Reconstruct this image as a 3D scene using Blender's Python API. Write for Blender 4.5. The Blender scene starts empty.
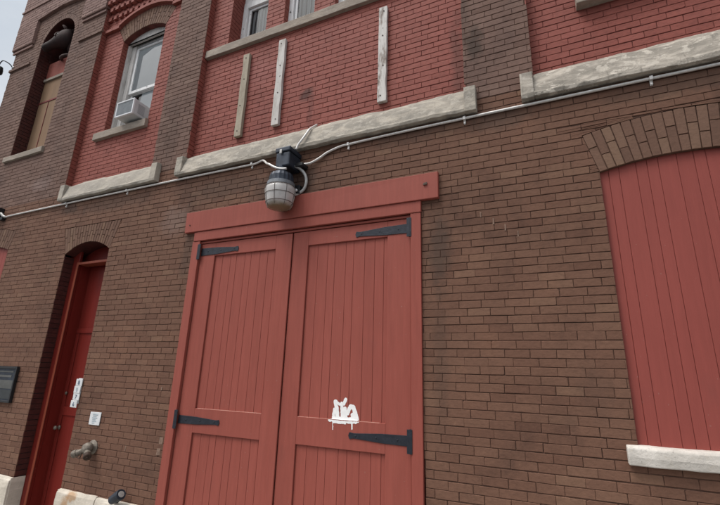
import bpy, bmesh, math, random
from mathutils import Matrix, Vector, noise
random.seed(11)
scene = bpy.context.scene
col = scene.collection
rnd = random.uniform

# ------------------------------------------------------------------ materials
def new_mat(name):
    m = bpy.data.materials.new(name); m.use_nodes = True
    nt = m.node_tree; nt.nodes.clear()
    out = nt.nodes.new('ShaderNodeOutputMaterial')
    b = nt.nodes.new('ShaderNodeBsdfPrincipled')
    nt.links.new(b.outputs[0], out.inputs[0])
    return m, nt, b

class NT:
    """small node-graph helper"""
    def __init__(s, nt):
        s.nt = nt
    def n(s, t, **kw):
        x = s.nt.nodes.new(t)
        for k, v in kw.items(): setattr(x, k, v)
        return x
    def l(s, a, b): s.nt.links.new(a, b)
    def pos(s, scale=(1, 1, 1), loc=(0, 0, 0)):
        g = s.n('ShaderNodeNewGeometry'); mp = s.n('ShaderNodeMapping')
        mp.inputs['Scale'].default_value = scale; mp.inputs['Location'].default_value = loc
        s.l(g.outputs['Position'], mp.inputs['Vector']); return mp.outputs[0]
    def noise(s, vec, scale, detail=4, rough=.55, dist=0):
        x = s.n('ShaderNodeTexNoise'); x.inputs['Scale'].default_value = scale
        x.inputs['Detail'].default_value = detail; x.inputs['Roughness'].default_value = rough
        x.inputs['Distortion'].default_value = dist
        s.l(vec, x.inputs['Vector']); return x.outputs['Fac']
    def ramp(s, fac, stops, interp='LINEAR'):
        r = s.n('ShaderNodeValToRGB'); cr = r.color_ramp; cr.interpolation = interp
        while len(cr.elements) < len(stops): cr.elements.new(.5)
        for e, (p, c) in zip(cr.elements, stops):
            e.position = p; e.color = (c[0], c[1], c[2], 1) if not isinstance(c, (int, float)) else (c, c, c, 1)
        s.l(fac, r.inputs[0]); return r.outputs[0]
    def mix(s, fac, a, b, mode='MIX'):
        x = s.n('ShaderNodeMix', data_type='RGBA', blend_type=mode)
        for sock, v in ((x.inputs[0], fac), (x.inputs[6], a), (x.inputs[7], b)):
            if isinstance(v, (int, float)): sock.default_value = v
            elif isinstance(v, tuple): sock.default_value = (*v[:3], 1)
            else: s.l(v, sock)
        return x.outputs[2]
    def math(s, op, a, b=0.0, clamp=False):
        x = s.n('ShaderNodeMath', operation=op); x.use_clamp = clamp
        for sock, v in ((x.inputs[0], a), (x.inputs[1], b)):
            if isinstance(v, (int, float)): sock.default_value = v
            else: s.l(v, sock)
        return x.outputs[0]
    def bump(s, h, strength, dist, bsdf):
        b = s.n('ShaderNodeBump'); b.inputs['Strength'].default_value = strength
        b.inputs['Distance'].default_value = dist
        s.l(h, b.inputs['Height']); s.l(b.outputs[0], bsdf.inputs['Normal'])
    def spot(s, centre, radii, wob=.35, nscale=9):
        """soft-edged stain mask at a place on the wall"""
        g = s.n('ShaderNodeNewGeometry')
        v = s.n('ShaderNodeVectorMath', operation='SUBTRACT'); s.l(g.outputs['Position'], v.inputs[0]); v.inputs[1].default_value = centre
        d = s.n('ShaderNodeVectorMath', operation='DIVIDE'); s.l(v.outputs[0], d.inputs[0]); d.inputs[1].default_value = radii
        ln = s.n('ShaderNodeVectorMath', operation='LENGTH'); s.l(d.outputs[0], ln.inputs[0])
        nz = s.noise(s.pos(), nscale, 5, .65)
        a = s.math('ADD', ln.outputs['Value'], s.math('MULTIPLY', s.math('SUBTRACT', nz, .5), wob * 4))
        mr = s.n('ShaderNodeMapRange'); mr.interpolation_type = 'SMOOTHSTEP'
        s.l(a, mr.inputs[0]); mr.inputs[1].default_value = 1.0; mr.inputs[2].default_value = .25
        mr.inputs[3].default_value = 0; mr.inputs[4].default_value = 1
        return mr.outputs[0]

def plain(name, c, rough=.6, metal=0.0, var=.25, scale=8, bump=.0, bscale=60, stretch=(1, 1, 1), spec=.4):
    m, nt, b = new_mat(name); k = NT(nt)
    f = k.noise(k.pos(stretch), scale, 6, .6)
    lo = tuple(x * (1 - var) for x in c); hi = tuple(min(1, x * (1 + var)) for x in c)
    k.l(k.ramp(f, [(.3, lo), (.7, hi)]), b.inputs['Base Color'])
    b.inputs['Roughness'].default_value = rough; b.inputs['Metallic'].default_value = metal
    b.inputs['Specular IOR Level'].default_value = spec
    if bump: k.bump(k.noise(k.pos(stretch), bscale, 5, .6), bump, .01, b)
    return m

def brick_mat(name, stops, stains=(), lights=(), spec=.25, rough=.85, grime=.5, bump=.5):
    m, nt, b = new_mat(name); k = NT(nt)
    g = k.n('ShaderNodeNewGeometry')
    c = k.ramp(g.outputs['Random Per Island'], stops)
    # mottling inside each brick
    f = k.noise(k.pos((1, 1, 2)), 26, 6, .7)
    c = k.mix(.9, c, k.ramp(f, [(.25, .70), (.5, 1.0), (.8, 1.22)]), 'MULTIPLY')
    c = k.mix(k.ramp(k.noise(k.pos(), 75, 2, .6), [(.68, 0.0), (.75, .45)]), c, tuple(v * .45 for v in stops[0][1]))
    c = k.mix(k.ramp(k.noise(k.pos((1, 1, .5)), 5, 6, .75), [(.60, 0.0), (.72, .28)]), c, tuple(min(1, v * 1.5) for v in stops[-1][1]))
    # broad weathering
    w = k.math('ADD', k.math('MULTIPLY', k.noise(k.pos((1, 1, .7)), 1.1, 7, .62, .4), .6), k.math('MULTIPLY', k.noise(k.pos((1, 1, .8), (5, 3, 1)), 3.6, 5, .65), .4))
    c = k.mix(grime, c, k.ramp(w, [(.36, (.60, .61, .64)), (.48, (.93, .93, .93)), (.56, 1.0), (.68, (1.16, 1.12, 1.06))]), 'MULTIPLY')
    for ctr, rad, colr, amt in stains:
        c = k.mix(k.math('MULTIPLY', k.spot(ctr, rad), amt), c, colr)
    k.l(c, b.inputs['Base Color'])
    b.inputs['Roughness'].default_value = rough; b.inputs['Specular IOR Level'].default_value = spec
    h = k.math('ADD', k.math('MULTIPLY', k.noise(k.pos(), 70, 4, .7), .6), k.noise(k.pos((1, 1, 1.5)), 16, 3, .5))
    k.bump(h, bump, .006, b)
    return m

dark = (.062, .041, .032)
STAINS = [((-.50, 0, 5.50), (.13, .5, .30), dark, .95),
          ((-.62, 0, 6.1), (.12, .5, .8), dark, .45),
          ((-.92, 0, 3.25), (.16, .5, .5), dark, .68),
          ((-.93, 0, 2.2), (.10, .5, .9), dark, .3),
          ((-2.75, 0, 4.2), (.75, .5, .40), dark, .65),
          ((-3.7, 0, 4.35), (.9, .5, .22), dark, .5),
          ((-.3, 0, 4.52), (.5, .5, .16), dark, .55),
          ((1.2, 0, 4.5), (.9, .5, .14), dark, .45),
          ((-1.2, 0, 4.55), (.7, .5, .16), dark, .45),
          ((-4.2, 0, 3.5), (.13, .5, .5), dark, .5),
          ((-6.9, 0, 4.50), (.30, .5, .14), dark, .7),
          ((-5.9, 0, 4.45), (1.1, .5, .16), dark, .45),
          ((-4.85, 0, 5.3), (.25, .5, .6), dark, .35),
          ((.25, 0, 2.0), (.16, .5, .3), dark, .2),
          ((-7.9, 0, 5.1), (.4, .5, .18), (.30, .22, .20), .35),
          ((-4.5, 0, 4.0), (.35, .5, .3), (.20, .14, .12), .5)]
M = {}
M['brown'] = brick_mat('brown_brick', [(0, (.128, .063, .042)), (.10, (.143, .072, .048)), (.5, (.152, .078, .052)), (.9, (.161, .084, .056)), (1, (.180, .099, .065))], STAINS, grime=.85)
M['pilaster'] = brick_mat('weathered_pilaster_brick', [(0, (.130, .074, .057)), (.10, (.150, .088, .069)), (.5, (.162, .097, .077)), (.9, (.174, .106, .084)), (1, (.196, .124, .098))], STAINS, grime=.7)  # greyer, paler brick: upper-left haze put into its colour
M['tower'] = brick_mat('pale_tower_brick', [(0, (.185, .112, .097)), (.5, (.215, .132, .114)), (1, (.25, .158, .136))], (), grime=.35)
M['arch'] = brick_mat('arch_brick', [(0, (.122, .066, .046)), (.4, (.142, .078, .054)), (.75, (.158, .090, .062)), (1, (.180, .108, .072))], (), grime=.35)
M['red'] = brick_mat('red_painted_brick', [(0, (.228, .064, .048)), (.5, (.245, .070, .053)), (1, (.262, .077, .059))],
                     [((-2.62, .1, 5.52), (.15, .5, .13), (.050, .016, .012), .8), ((-2.55, .1, 5.25), (.06, .5, .3), (.08, .022, .018), .4),
                      ((-.70, .1, 5.4), (.10, .5, .9), (.085, .035, .026), .55),
                      ((-3.5, .1, 6.1), (.5, .5, .35), (.27, .10, .09), .4)], spec=.3, rough=.75, grime=.35, bump=.45)
M['mortar'] = plain('dark_mortar', (.098, .051, .035), .95, 0, .55, 2.6, .6, 90)
M['redmortar'] = plain('red_painted_mortar', (.150, .040, .033), .9, 0, .6, 2.6, .6, 90)
M['towermortar'] = plain('tower_mortar', (.12, .08, .07), .95, 0, .3, 14, .6, 90)

def paint_mat(name, c, streak=.16, rough=.5, dirt=(.10, .05, .045)):
    m, nt, b = new_mat(name); k = NT(nt)
    g = k.n('ShaderNodeNewGeometry')
    f = k.noise(k.pos((10, 10, .8)), 3.0, 6, .6)
    lo = tuple(x * (1 - streak) for x in c); hi = tuple(x * (1 + streak) for x in c)
    cc = k.ramp(f, [(.3, lo), (.7, hi)])
    cc = k.mix(.55, cc, k.ramp(g.outputs['Random Per Island'], [(0, .96), (1, 1.04)]), 'MULTIPLY')
    cc = k.mix(1.0, cc, k.ramp(k.noise(k.pos((1, 1, .35)), 1.3, 5, .6), [(.3, (.93, .92, .92)), (.55, 1.0), (.75, (1.05, 1.07, 1.08))]), 'MULTIPLY')
    w = k.noise(k.pos((1, 1, .6)), 2.2, 6, .65)
    cc = k.mix(k.ramp(w, [(.62, 0.0), (.85, .25)]), cc, dirt)
    sp = k.noise(k.pos(), 48, 2, .5)
    cc = k.mix(k.ramp(sp, [(.745, 0.0), (.77, .5)]), cc, (.30, .20, .17))
    k.l(cc, b.inputs['Base Color']); b.inputs['Roughness'].default_value = rough
    b.inputs['Specular IOR Level'].default_value = .2
    h = k.math('ADD', k.noise(k.pos((60, 60, 2)), 3, 5, .6), k.math('MULTIPLY', k.noise(k.pos(), 25, 3, .5), .6))
    k.bump(h, .25, .004, b)
    return m
M['doorred'] = paint_mat('red_door_paint', (.275, .072, .054), .08, .6)
M['shutterred'] = paint_mat('red_shutter_paint', (.258, .062, .050), .05, .6)
M['beadred'] = paint_mat('faded_red_bead_paint', (.22, .050, .028), .12, .45, (.09, .02, .015))  # lighter red puts the casing's highlight into the bead
M['deepred'] = paint_mat('deep_red_entry_paint', (.165, .020, .015), .10, .35, (.09, .02, .015))  # same red paint as the big doors, darkened for the shaded entry

def stone_mat(name, c, blotch, rust=None, grey=(.2, .19, .175)):
    m, nt, b = new_mat(name); k = NT(nt)
    f = k.noise(k.pos((.8, 1, 2.2)), 3.4, 8, .66, .6)
    cc = k.ramp(f, [(.34, grey), (.50, tuple((a + 2 * d) / 3 for a, d in zip(c, grey))), (.60, c), (.8, tuple(min(1, x * 1.15) for x in c))])
    cc = k.mix(k.math('MULTIPLY', k.ramp(k.noise(k.pos((1, 1, 1.7)), 10, 7, .66, .15), [(.53, 0.0), (.585, 1.0)]), blotch), cc, (.48, .435, .375))
    cc = k.mix(k.math('MULTIPLY', k.ramp(k.noise(k.pos((7, 7, .6)), 2.6, 5, .65), [(.58, 0.0), (.72, .7)]), blotch), cc, tuple(v * .55 for v in grey))
    cc = k.mix(k.ramp(k.noise(k.pos(), 60, 3, .6), [(.62, 0.0), (.75, .5)]), cc, (.10, .09, .08))
    if rust:
        for ctr, rad in rust:
            cc = k.mix(k.math('MULTIPLY', k.spot(ctr, rad, .5, 12), .7), cc, (.36, .19, .075))
    k.l(cc, b.inputs['Base Color']); b.inputs['Roughness'].default_value = .85
    b.inputs['Specular IOR Level'].default_value = .25
    h = k.math('ADD', k.noise(k.pos(), 40, 5, .65), k.noise(k.pos((1, 1, 2)), 8, 4, .6))
    k.bump(h, .6, .008, b)
    return m
M['ledge'] = stone_mat('weathered_limestone', (.42, .375, .32), .95, None, (.215, .195, .165))
M['ledgemid'] = stone_mat('streaked_limestone', (.41, .365, .305), .5, None, (.24, .22, .19))
M['ledgeplain'] = stone_mat('smooth_limestone', (.39, .35, .295), .25, None, (.29, .265, .23))
M['sill'] = stone_mat('tan_sill_stone', (.34, .285, .235), .15, None, (.25, .21, .175))
M['whitesill'] = stone_mat('white_painted_stone', (.60, .56, .51), .5, None, (.44, .41, .37))
M['base'] = stone_mat('cream_base_stone', (.62, .56, .48), .3, [((-5.45, -.05, .58), (.14, .3, .08)), ((-5.55, -.05, .5), (.10, .3, .10))], (.48, .43, .36))
M['iron'] = plain('black_hinge_iron', (.022, .025, .034), .5, .3, .3, 20, .2)
M['darkmetal'] = plain('blue_black_metal', (.030, .037, .052), .45, .35, .35, 12, .15)
M['oxblood'] = plain('oxblood_painted_brick', (.060, .013, .010), .6, 0, .3, 9, .4, 40)  # red brick darkened to carry the shade of reveals and soffits
M['rimgrey'] = plain('grey_cast_rim', (.15, .16, .175), .5, .3, .3, 14, .15)
M['black'] = plain('black_paint', (.013, .013, .015), .45, 0, .3, 10)
M['conduit'] = plain('pale_metal_conduit', (.62, .60, .58), .4, .25, .18, 30)
M['pipe'] = plain('grey_pipe', (.40, .39, .38), .45, .4, .2, 20)
M['brass'] = plain('dull_nickel_fitting', (.17, .145, .12), .62, .35, .45, 30, .3)
M['wire'] = plain('grey_guard_wire', (.13, .11, .10), .6, .2, .3, 22)
M['rustmetal'] = plain('rusty_dark_metal', (.05, .03, .022), .7, .3, .5, 22, .4)
M['white'] = plain('white_print_board', (.62, .63, .64), .5, 0, .08, 10)
M['ink'] = plain('blue_grey_ink', (.09, .13, .20), .6, 0, .3, 20)
M['inkpale'] = plain('pale_blue_ink', (.36, .42, .46), .6, 0, .15, 20)
M['acwhite'] = plain('grey_white_enamel', (.50, .52, .53), .45, 0, .1, 6)
M['acgrille'] = plain('grey_grille', (.27, .29, .31), .55, 0, .15, 15)
M['tanboard'] = plain('tan_weathered_board', (.215, .130, .075), .8, 0, .25, 5, .3, 40, (1, 1, .15))
M['seamred'] = plain('red_batten', (.17, .03, .03), .7, 0, .25, 10)
M['spray'] = plain('white_spray_paint', (.80, .79, .78), .6, 0, .06, 40)
M['scuff'] = plain('bare_scuffed_edge', (.45, .25, .20), .7, 0, .35, 40)  # pale tone stands in for sky light on the rail's top edge
M['scuffbrick'] = plain('pale_mortar_repair', (.195, .125, .092), .9, 0, .3, 40)
M['blind'] = plain('pale_grey_blind', (.66, .67, .68), .8, 0, .06, 3)
M['brightblind'] = plain('white_blind', (.70, .71, .73), .8, 0, .05, 3)
M['curtain'] = plain('grey_curtain', (.30, .305, .31), .85, 0, .75, 5, 0, 60, (7, 1, .25))
M['room'] = plain('dark_room', (.02, .02, .022), .9)  # near-black stands in for shade in gaps, recesses and behind windows
M['concrete'] = plain('concrete_pavement', (.30, .29, .27), .9, 0, .2, 2, .4, 30)
M['asphalt'] = plain('asphalt', (.05, .05, .052), .9, 0, .3, 4, .6, 80)
M['tarpaint'] = plain('tar_roof', (.04, .04, .04), .9)

def worn_wood(name, c, bare, amt):
    m, nt, b = new_mat(name); k = NT(nt)
    f = k.noise(k.pos((9, 9, 1.4)), 3.0, 6, .65, .4)
    cc = k.ramp(f, [(.3, tuple(x * .8 for x in c)), (.6, c)])
    w = k.noise(k.pos((5, 5, 1.2)), 3.2, 5, .7)
    cc = k.mix(k.ramp(w, [(.5, 0.0), (.64, amt)]), cc, bare)
    cc = k.mix(k.ramp(k.noise(k.pos(), 22, 2, .5), [(.70, 0.0), (.74, .9)]), cc, (.04, .03, .025))
    k.l(cc, b.inputs['Base Color']); b.inputs['Roughness'].default_value = .8
    k.bump(k.noise(k.pos((50, 50, 2)), 3, 5, .6), .5, .006, b)
    return m
M['woodtan'] = worn_wood('tan_weathered_wood', (.36, .31, .235), (.24, .19, .14), .6)
M['woodwhite'] = worn_wood('peeling_white_wood', (.56, .53, .50), (.30, .26, .22), .5)
M['woodgrey'] = worn_wood('worn_white_wood', (.60, .57, .54), (.17, .125, .10), .9)
M['framewhite'] = worn_wood('peeling_white_frame', (.80, .80, .80), (.50, .49, .48), .35)
M['framegrey'] = worn_wood('grey_window_frame', (.60, .575, .55), (.32, .30, .28), .5)
M['horse'] = plain('dark_red_cast_metal', (.022, .008, .007), .8, 0, .6, 7, .4, 30)
M['horsepale'] = plain('worn_pale_cast_metal', (.065, .038, .034), .8, 0, .6, 12, .4, 30)

def glass_mat(name, refl=.25, rough=.03, tint=(.90, .92, .92)):
    m = bpy.data.materials.new(name); m.use_nodes = True; nt = m.node_tree; nt.nodes.clear(); k = NT(nt)
    out = k.n('ShaderNodeOutputMaterial'); t = k.n('ShaderNodeBsdfTransparent'); g = k.n('ShaderNodeBsdfGlossy')
    t.inputs[0].default_value = (*tint, 1); g.inputs['Roughness'].default_value = rough
    f = k.n('ShaderNodeFresnel'); f.inputs[0].default_value = 1.5
    mx = k.n('ShaderNodeMixShader'); k.l(k.math('ADD', f.outputs[0], refl, True), mx.inputs[0])
    k.l(t.outputs[0], mx.inputs[1]); k.l(g.outputs[0], mx.inputs[2]); k.l(mx.outputs[0], out.inputs[0])
    return m
M['pane'] = glass_mat('window_glass', .0)
def globe_mat():
    m, nt, b = new_mat('frosted_ribbed_globe'); k = NT(nt)
    g = k.n('ShaderNodeNewGeometry'); sx = k.n('ShaderNodeSeparateXYZ'); k.l(g.outputs['Position'], sx.inputs[0])
    f = k.noise(k.pos(), 14, 4, .6)
    c = k.ramp(f, [(.3, (.62, .59, .57)), (.7, (.80, .77, .75))])
    mr = k.n('ShaderNodeMapRange'); k.l(k.math('ADD', sx.outputs['Z'], k.math('MULTIPLY', f, .04)), mr.inputs[0])
    mr.inputs[1].default_value = 3.925; mr.inputs[2].default_value = 3.872; mr.inputs[3].default_value = 0; mr.inputs[4].default_value = .85
    c = k.mix(mr.outputs[0], c, (.20, .15, .055))
    k.l(c, b.inputs['Base Color']); b.inputs['Roughness'].default_value = .25
    b.inputs['Transmission Weight'].default_value = .35
    return m
M['globe'] = globe_mat()

# ------------------------------------------------------------------ mesh helpers
def empty(name, loc, label=None, cat=None, group=None):
    o = bpy.data.objects.new(name, None); o.location = loc; o.empty_display_size = .2; col.objects.link(o)
    if label: o['label'] = label; o['category'] = cat
    if group: o['group'] = group
    return o
def tag(o, label, cat, group=None):
    o['label'] = label; o['category'] = cat
    if group: o['group'] = group
    return o
def world_loc(o):
    v = Vector(o.location)
    while o.parent: o = o.parent; v = v + Vector(o.location)
    return v

class MB:
    def __init__(s): s.v = []; s.f = []
    def add(s, vs, fs):
        n = len(s.v); s.v += [tuple(v) for v in vs]; s.f += [tuple(n + i for i in f) for f in fs]; return s
    def box(s, x0, x1, y0, y1, z0, z1, j=0):
        vs = [(x + rnd(-j, j), y + rnd(-j, j), z + rnd(-j, j)) for z in (z0, z1) for y in (y0, y1) for x in (x0, x1)]
        return s.add(vs, [(0, 2, 3, 1), (4, 5, 7, 6), (0, 1, 5, 4), (2, 6, 7, 3), (0, 4, 6, 2), (1, 3, 7, 5)])
    def prism(s, poly, y0, y1):
        """polygon in x,z (any winding), extruded y0 (front) to y1"""
        n = len(poly)
        a = sum(poly[i][0] * poly[(i + 1) % n][1] - poly[(i + 1) % n][0] * poly[i][1] for i in range(n))
        if a < 0: poly = poly[::-1]
        vs = [(x, y0, z) for x, z in poly] + [(x, y1, z) for x, z in poly]
        fs = [tuple(range(n)), tuple(range(2 * n - 1, n - 1, -1))]
        fs += [(i, n + i, n + (i + 1) % n, (i + 1) % n) for i in range(n)]
        return s.add(vs, fs)
    def tube(s, pts, r, n=8, cap=True):
        pts = [Vector(p) for p in pts]; rs = r if isinstance(r, (list, tuple)) else [r] * len(pts)
        rings = []; up = None
        for i, p in enumerate(pts):
            d = (pts[min(i + 1, len(pts) - 1)] - pts[max(i - 1, 0)]).normalized()
            if up is None:
                up = Vector((0, 0, 1)) if abs(d.z) < .9 else Vector((0, 1, 0))
            a = d.cross(up).normalized(); up = a.cross(d).normalized()
            rings.append([p + (a * math.cos(t) + up * math.sin(t)) * rs[i] for t in [2 * math.pi * q / n for q in range(n)]])
        vs = [v for rg in rings for v in rg]; fs = []
        for i in range(len(rings) - 1):
            for q in range(n):
                fs.append((i * n + q, i * n + (q + 1) % n, (i + 1) * n + (q + 1) % n, (i + 1) * n + q))
        if cap:
            fs.append(tuple(range(n - 1, -1, -1))); fs.append(tuple((len(rings) - 1) * n + q for q in range(n)))
        return s.add(vs, fs)
    def lathe(s, prof, c, axis=(0, 0, 1), n=24, rib=0):
        """prof: (radius, height) list along axis from c"""
        ax = Vector(axis).normalized(); u = ax.orthogonal().normalized(); w = ax.cross(u); c = Vector(c)
        vs = []
        for r, h in prof:
            for q in range(n):
                t = 2 * math.pi * q / n; rr = r * (1 + rib * (q % 2))
                vs.append(c + ax * h + (u * math.cos(t) + w * math.sin(t)) * rr)
        fs = []
        for i in range(len(prof) - 1):
            for q in range(n):
                fs.append((i * n + q, i * n + (q + 1) % n, (i + 1) * n + (q + 1) % n, (i + 1) * n + q))
        fs.append(tuple(range(n - 1, -1, -1))); fs.append(tuple((len(prof) - 1) * n + q for q in range(n)))
        return s.add(vs, fs)
    def sweepx(s, prof, x0, x1, step=.05, amp=.004, nscale=7, seed=0.0):
        """(y,z) profile carried along x with small roughness: stone that was cut by hand"""
        n = max(2, int((x1 - x0) / step)); m = len(prof); vs = []
        for i in range(n + 1):
            x = x0 + (x1 - x0) * i / n
            for q, (y, z) in enumerate(prof):
                o = noise.noise_vector(Vector((x * nscale + seed, y * nscale * 2 + q * .7, z * nscale)))
                o2 = noise.noise_vector(Vector((x * 2 + seed, q * 1.3, 0)))
                vs.append((x + (0 if i in (0, n) else 0), y + o.y * amp + o2.y * amp, z + o.z * amp + o2.z * amp))
        fs = []
        for i in range(n):
            for q in range(m):
                fs.append((i * m + q, (i + 1) * m + q, (i + 1) * m + (q + 1) % m, i * m + (q + 1) % m))
        fs.append(tuple(range(m - 1, -1, -1))); fs.append(tuple(n * m + q for q in range(m)))
        return s.add(vs, fs)
    def build(s, name, mat, parent=None, smooth=False, bevel=0, label=None, recalc=True):
        off = world_loc(parent) if parent else Vector((0, 0, 0))
        me = bpy.data.meshes.new(name)
        me.from_pydata([tuple(Vector(v) - off) for v in s.v], [], s.f)
        if recalc:
            bm = bmesh.new(); bm.from_mesh(me); bmesh.ops.recalc_face_normals(bm, faces=bm.faces); bm.to_mesh(me); bm.free()
        me.materials.append(M[mat] if isinstance(mat, str) else mat)
        if smooth: me.polygons.foreach_set('use_smooth', [True] * len(me.polygons))
        me.update()
        o = bpy.data.objects.new(name, me); col.objects.link(o)
        if parent: o.parent = parent
        if bevel:
            b = o.modifiers.new('edge', 'BEVEL'); b.width = bevel; b.segments = 2; b.limit_method = 'ANGLE'; b.angle_limit = math.radians(40)
        if label: o['label'] = label
        return o

# ---- convex polygon clipping in (u, z)
def clip(poly, a, b, keep_left=True):
    """part of poly on the left (or right) of the line a->b"""
    out = []; sgn = 1 if keep_left else -1
    def d(p): return sgn * ((b[0] - a[0]) * (p[1] - a[1]) - (b[1] - a[1]) * (p[0] - a[0]))
    n = len(poly)
    for i in range(n):
        p, q = poly[i], poly[(i + 1) % n]; dp, dq = d(p), d(q)
        if dp >= 0: out.append(p)
        if (dp > 0 and dq < 0) or (dp < 0 and dq > 0):
            t = dp / (dp - dq); out.append((p[0] + (q[0] - p[0]) * t, p[1] + (q[1] - p[1]) * t))
    return out
def area(p): return .5 * sum(p[i][0] * p[(i + 1) % len(p)][1] - p[(i + 1) % len(p)][0] * p[i][1] for i in range(len(p)))
def bbox(p): xs = [q[0] for q in p]; zs = [q[1] for q in p]; return min(xs), max(xs), min(zs), max(zs)
def subtract(poly, hole):
    """poly minus a convex counter-clockwise hole, as convex pieces"""
    a, b, c, d = bbox(poly); e, f, g, h = bbox(hole)
    if b <= e or a >= f or d <= g or c >= h: return [poly]
    pieces = []; rest = poly
    for i in range(len(hole)):
        p, q = hole[i], hole[(i + 1) % len(hole)]
        o = clip(rest, p, q, False)
        if len(o) > 2 and area(o) > 1e-6: pieces.append(o)
        rest = clip(rest, p, q, True)
        if len(rest) < 3 or area(rest) < 1e-7: break
    return pieces
def rect(x0, x1, z0, z1): return [(x0, z0), (x1, z0), (x1, z1), (x0, z1)]
def subtract_all(polys, holes):
    for h in holes: polys = [q for p in polys for q in subtract(p, h)]
    return polys

CH = .0706; BL = .199; J = .0062        # course, brick pitch, joint
XZ = lambda y: (lambda u, z, n: (u, y + n, z))          # faces the street (-Y)
def brick_poly(mb, poly, tf, depth=.012, ch=.0025, jit=.0012):
    n = len(poly); cx = sum(p[0] for p in poly) / n; cz = sum(p[1] for p in poly) / n
    dn = rnd(-jit, jit); tx = rnd(-.010, .010); tz = rnd(-.02, .02)
    front, mid, back = [], [], []
    for u, z in poly:
        du, dz = u - cx, z - cz; r = math.hypot(du, dz) or 1
        k = dn + tx * du + tz * dz
        ju, jz = rnd(-.0016, .0016), rnd(-.0018, .0018)
        su = cx + du - math.copysign(min(abs(du), ch), du); sz = cz + dz - math.copysign(min(abs(dz), ch), dz)
        front.append(tf(su + ju, sz + jz, k)); mid.append(tf(u + ju, z + jz, k + ch)); back.append(tf(u, z, depth))
    vs = front + mid + back
    fs = [tuple(range(n))]
    for i in range(n):
        q = (i + 1) % n
        fs.append((i, n + i, n + q, q)); fs.append((n + i, 2 * n + i, 2 * n + q, n + q))
    mb.add(vs, fs)
def brick_field(mb, mo, x0, x1, z0, z1, holes, tf, zref=0.0, seed=0, mort=.0065, bl=BL, header=0):
    """running-bond brickwork over a rectangle; mo collects the mortar sheet behind"""
    rs = random.Random(seed)
    k0 = math.floor((z0 - zref) / CH); k1 = math.ceil((z1 - zref) / CH)
    for k in range(k0, k1):
        a = max(z0, zref + k * CH + J / 2); b = min(z1, zref + (k + 1) * CH - J / 2)
        if b - a < .015: continue
        hdr = header and k % header == 0
        step = bl / 2 if hdr else bl
        off = (bl / 2 if k % 2 else 0) + rs.uniform(-.02, .02) + (bl * .25 if hdr else 0)
        u = x0 - ((x0 - off) % step) - step
        wob = rs.uniform(-.0018, .0018)
        while u < x1:
            w = step * rs.choice([1, 1, 1, 1, 1, .97, 1.03]); c, d = max(x0, u + rs.choice((.0006, .0018, .0028, .0034))), min(x1, u + w - rs.choice((.0006, .0018, .0028)))
            u += w
            if d - c < .02: continue
            for p in subtract_all([rect(c, d, a + wob, b + wob)], holes):
                e = bbox(p)
                if e[1] - e[0] > .012 and e[3] - e[2] > .012:
                    if len(p) == 4 and rs.random() < .16 and e[1] - e[0] > .06:      # a chipped corner
                        q = rs.randrange(4); cu, cz_ = rs.uniform(.005, .020), rs.uniform(.004, .014); x, z = p[q]
                        A = (x + (cu if x < (e[0] + e[1]) / 2 else -cu), z); Bq = (x, z + (cz_ if z < (e[2] + e[3]) / 2 else -cz_))
                        p = p[:q] + ([Bq, A] if q in (0, 2) else [A, Bq]) + p[q + 1:]
                    brick_poly(mb, p, tf)
    for p in subtract_all([rect(x0, x1, z0, z1)], holes):
        mo.add([tf(u, z, mort) for u, z in p], [tuple(range(len(p)))])

def arc(cx, cz, r, x0, x1, n=14):
    """points left to right on the top of a circle"""
    a0 = math.acos(max(-1, min(1, (x0 - cx) / r))); a1 = math.acos(max(-1, min(1, (x1 - cx) / r)))
    return [(cx + r * math.cos(a0 + (a1 - a0) * i / n), cz + r * math.sin(a0 + (a1 - a0) * i / n)) for i in range(n + 1)]
def arched(x0, x1, z0, cx, cz, r, n=14):
    """ccw outline of an opening with an arched top"""
    return [(x0, z0), (x1, z0)] + arc(cx, cz, r, x0, x1, n)[::-1]
def voussoirs(mb, mo, cx, cz, r0_, a0, a1, count, outer, tf, split=(.62, .38), depth=.014):
    inner = r0_ if callable(r0_) else (lambda t: r0_)
    """fan of bricks on end: angles a0..a1 (from +x, ccw); outer(angle) gives outer radius"""
    for i in range(count):
        t0 = a0 + (a1 - a0) * i / count; t1 = a0 + (a1 - a0) * (i + 1) / count
        g = J * .55 / inner(t0)
        t0 += math.copysign(g, a1 - a0); t1 -= math.copysign(g, a1 - a0)
        ro0, ro1 = outer(t0), outer(t1); ri = {t0: inner(t0), t1: inner(t1)}
        cuts = [0, split[i % 2], 1] if split else [0, 1]
        for q in range(len(cuts) - 1):
            f0, f1 = cuts[q], cuts[q + 1]
            e0 = 0 if q == 0 else J * .5; e1 = 0 if q == len(cuts) - 2 else J * .5
            def pt(t, ro, f, e): rr = ri[t] + (ro - ri[t]) * f + e; return (cx + rr * math.cos(t), cz + rr * math.sin(t))
            p = [pt(t0, ro0, f0, e0), pt(t0, ro0, f1, -e1), pt(t1, ro1, f1, -e1), pt(t1, ro1, f0, e0)]
            if area(p) < 0: p = p[::-1]
            brick_poly(mb, p, tf, depth)
    n = 16
    for i in range(n):
        t0 = a0 + (a1 - a0) * i / n; t1 = a0 + (a1 - a0) * (i + 1) / n
        r0 = inner(t0); r1 = inner(t1)
        p = [(cx + r0 * math.cos(t0), cz + r0 * math.sin(t0)), (cx + outer(t0) * math.cos(t0), cz + outer(t0) * math.sin(t0)),
             (cx + outer(t1) * math.cos(t1), cz + outer(t1) * math.sin(t1)), (cx + r1 * math.cos(t1), cz + r1 * math.sin(t1))]
        mo.add([tf(u, z, .010) for u, z in p], [(0, 1, 2, 3)])
def fan_outline(cx, cz, r0, a0, a1, outer, n=14):
    return None

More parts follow.
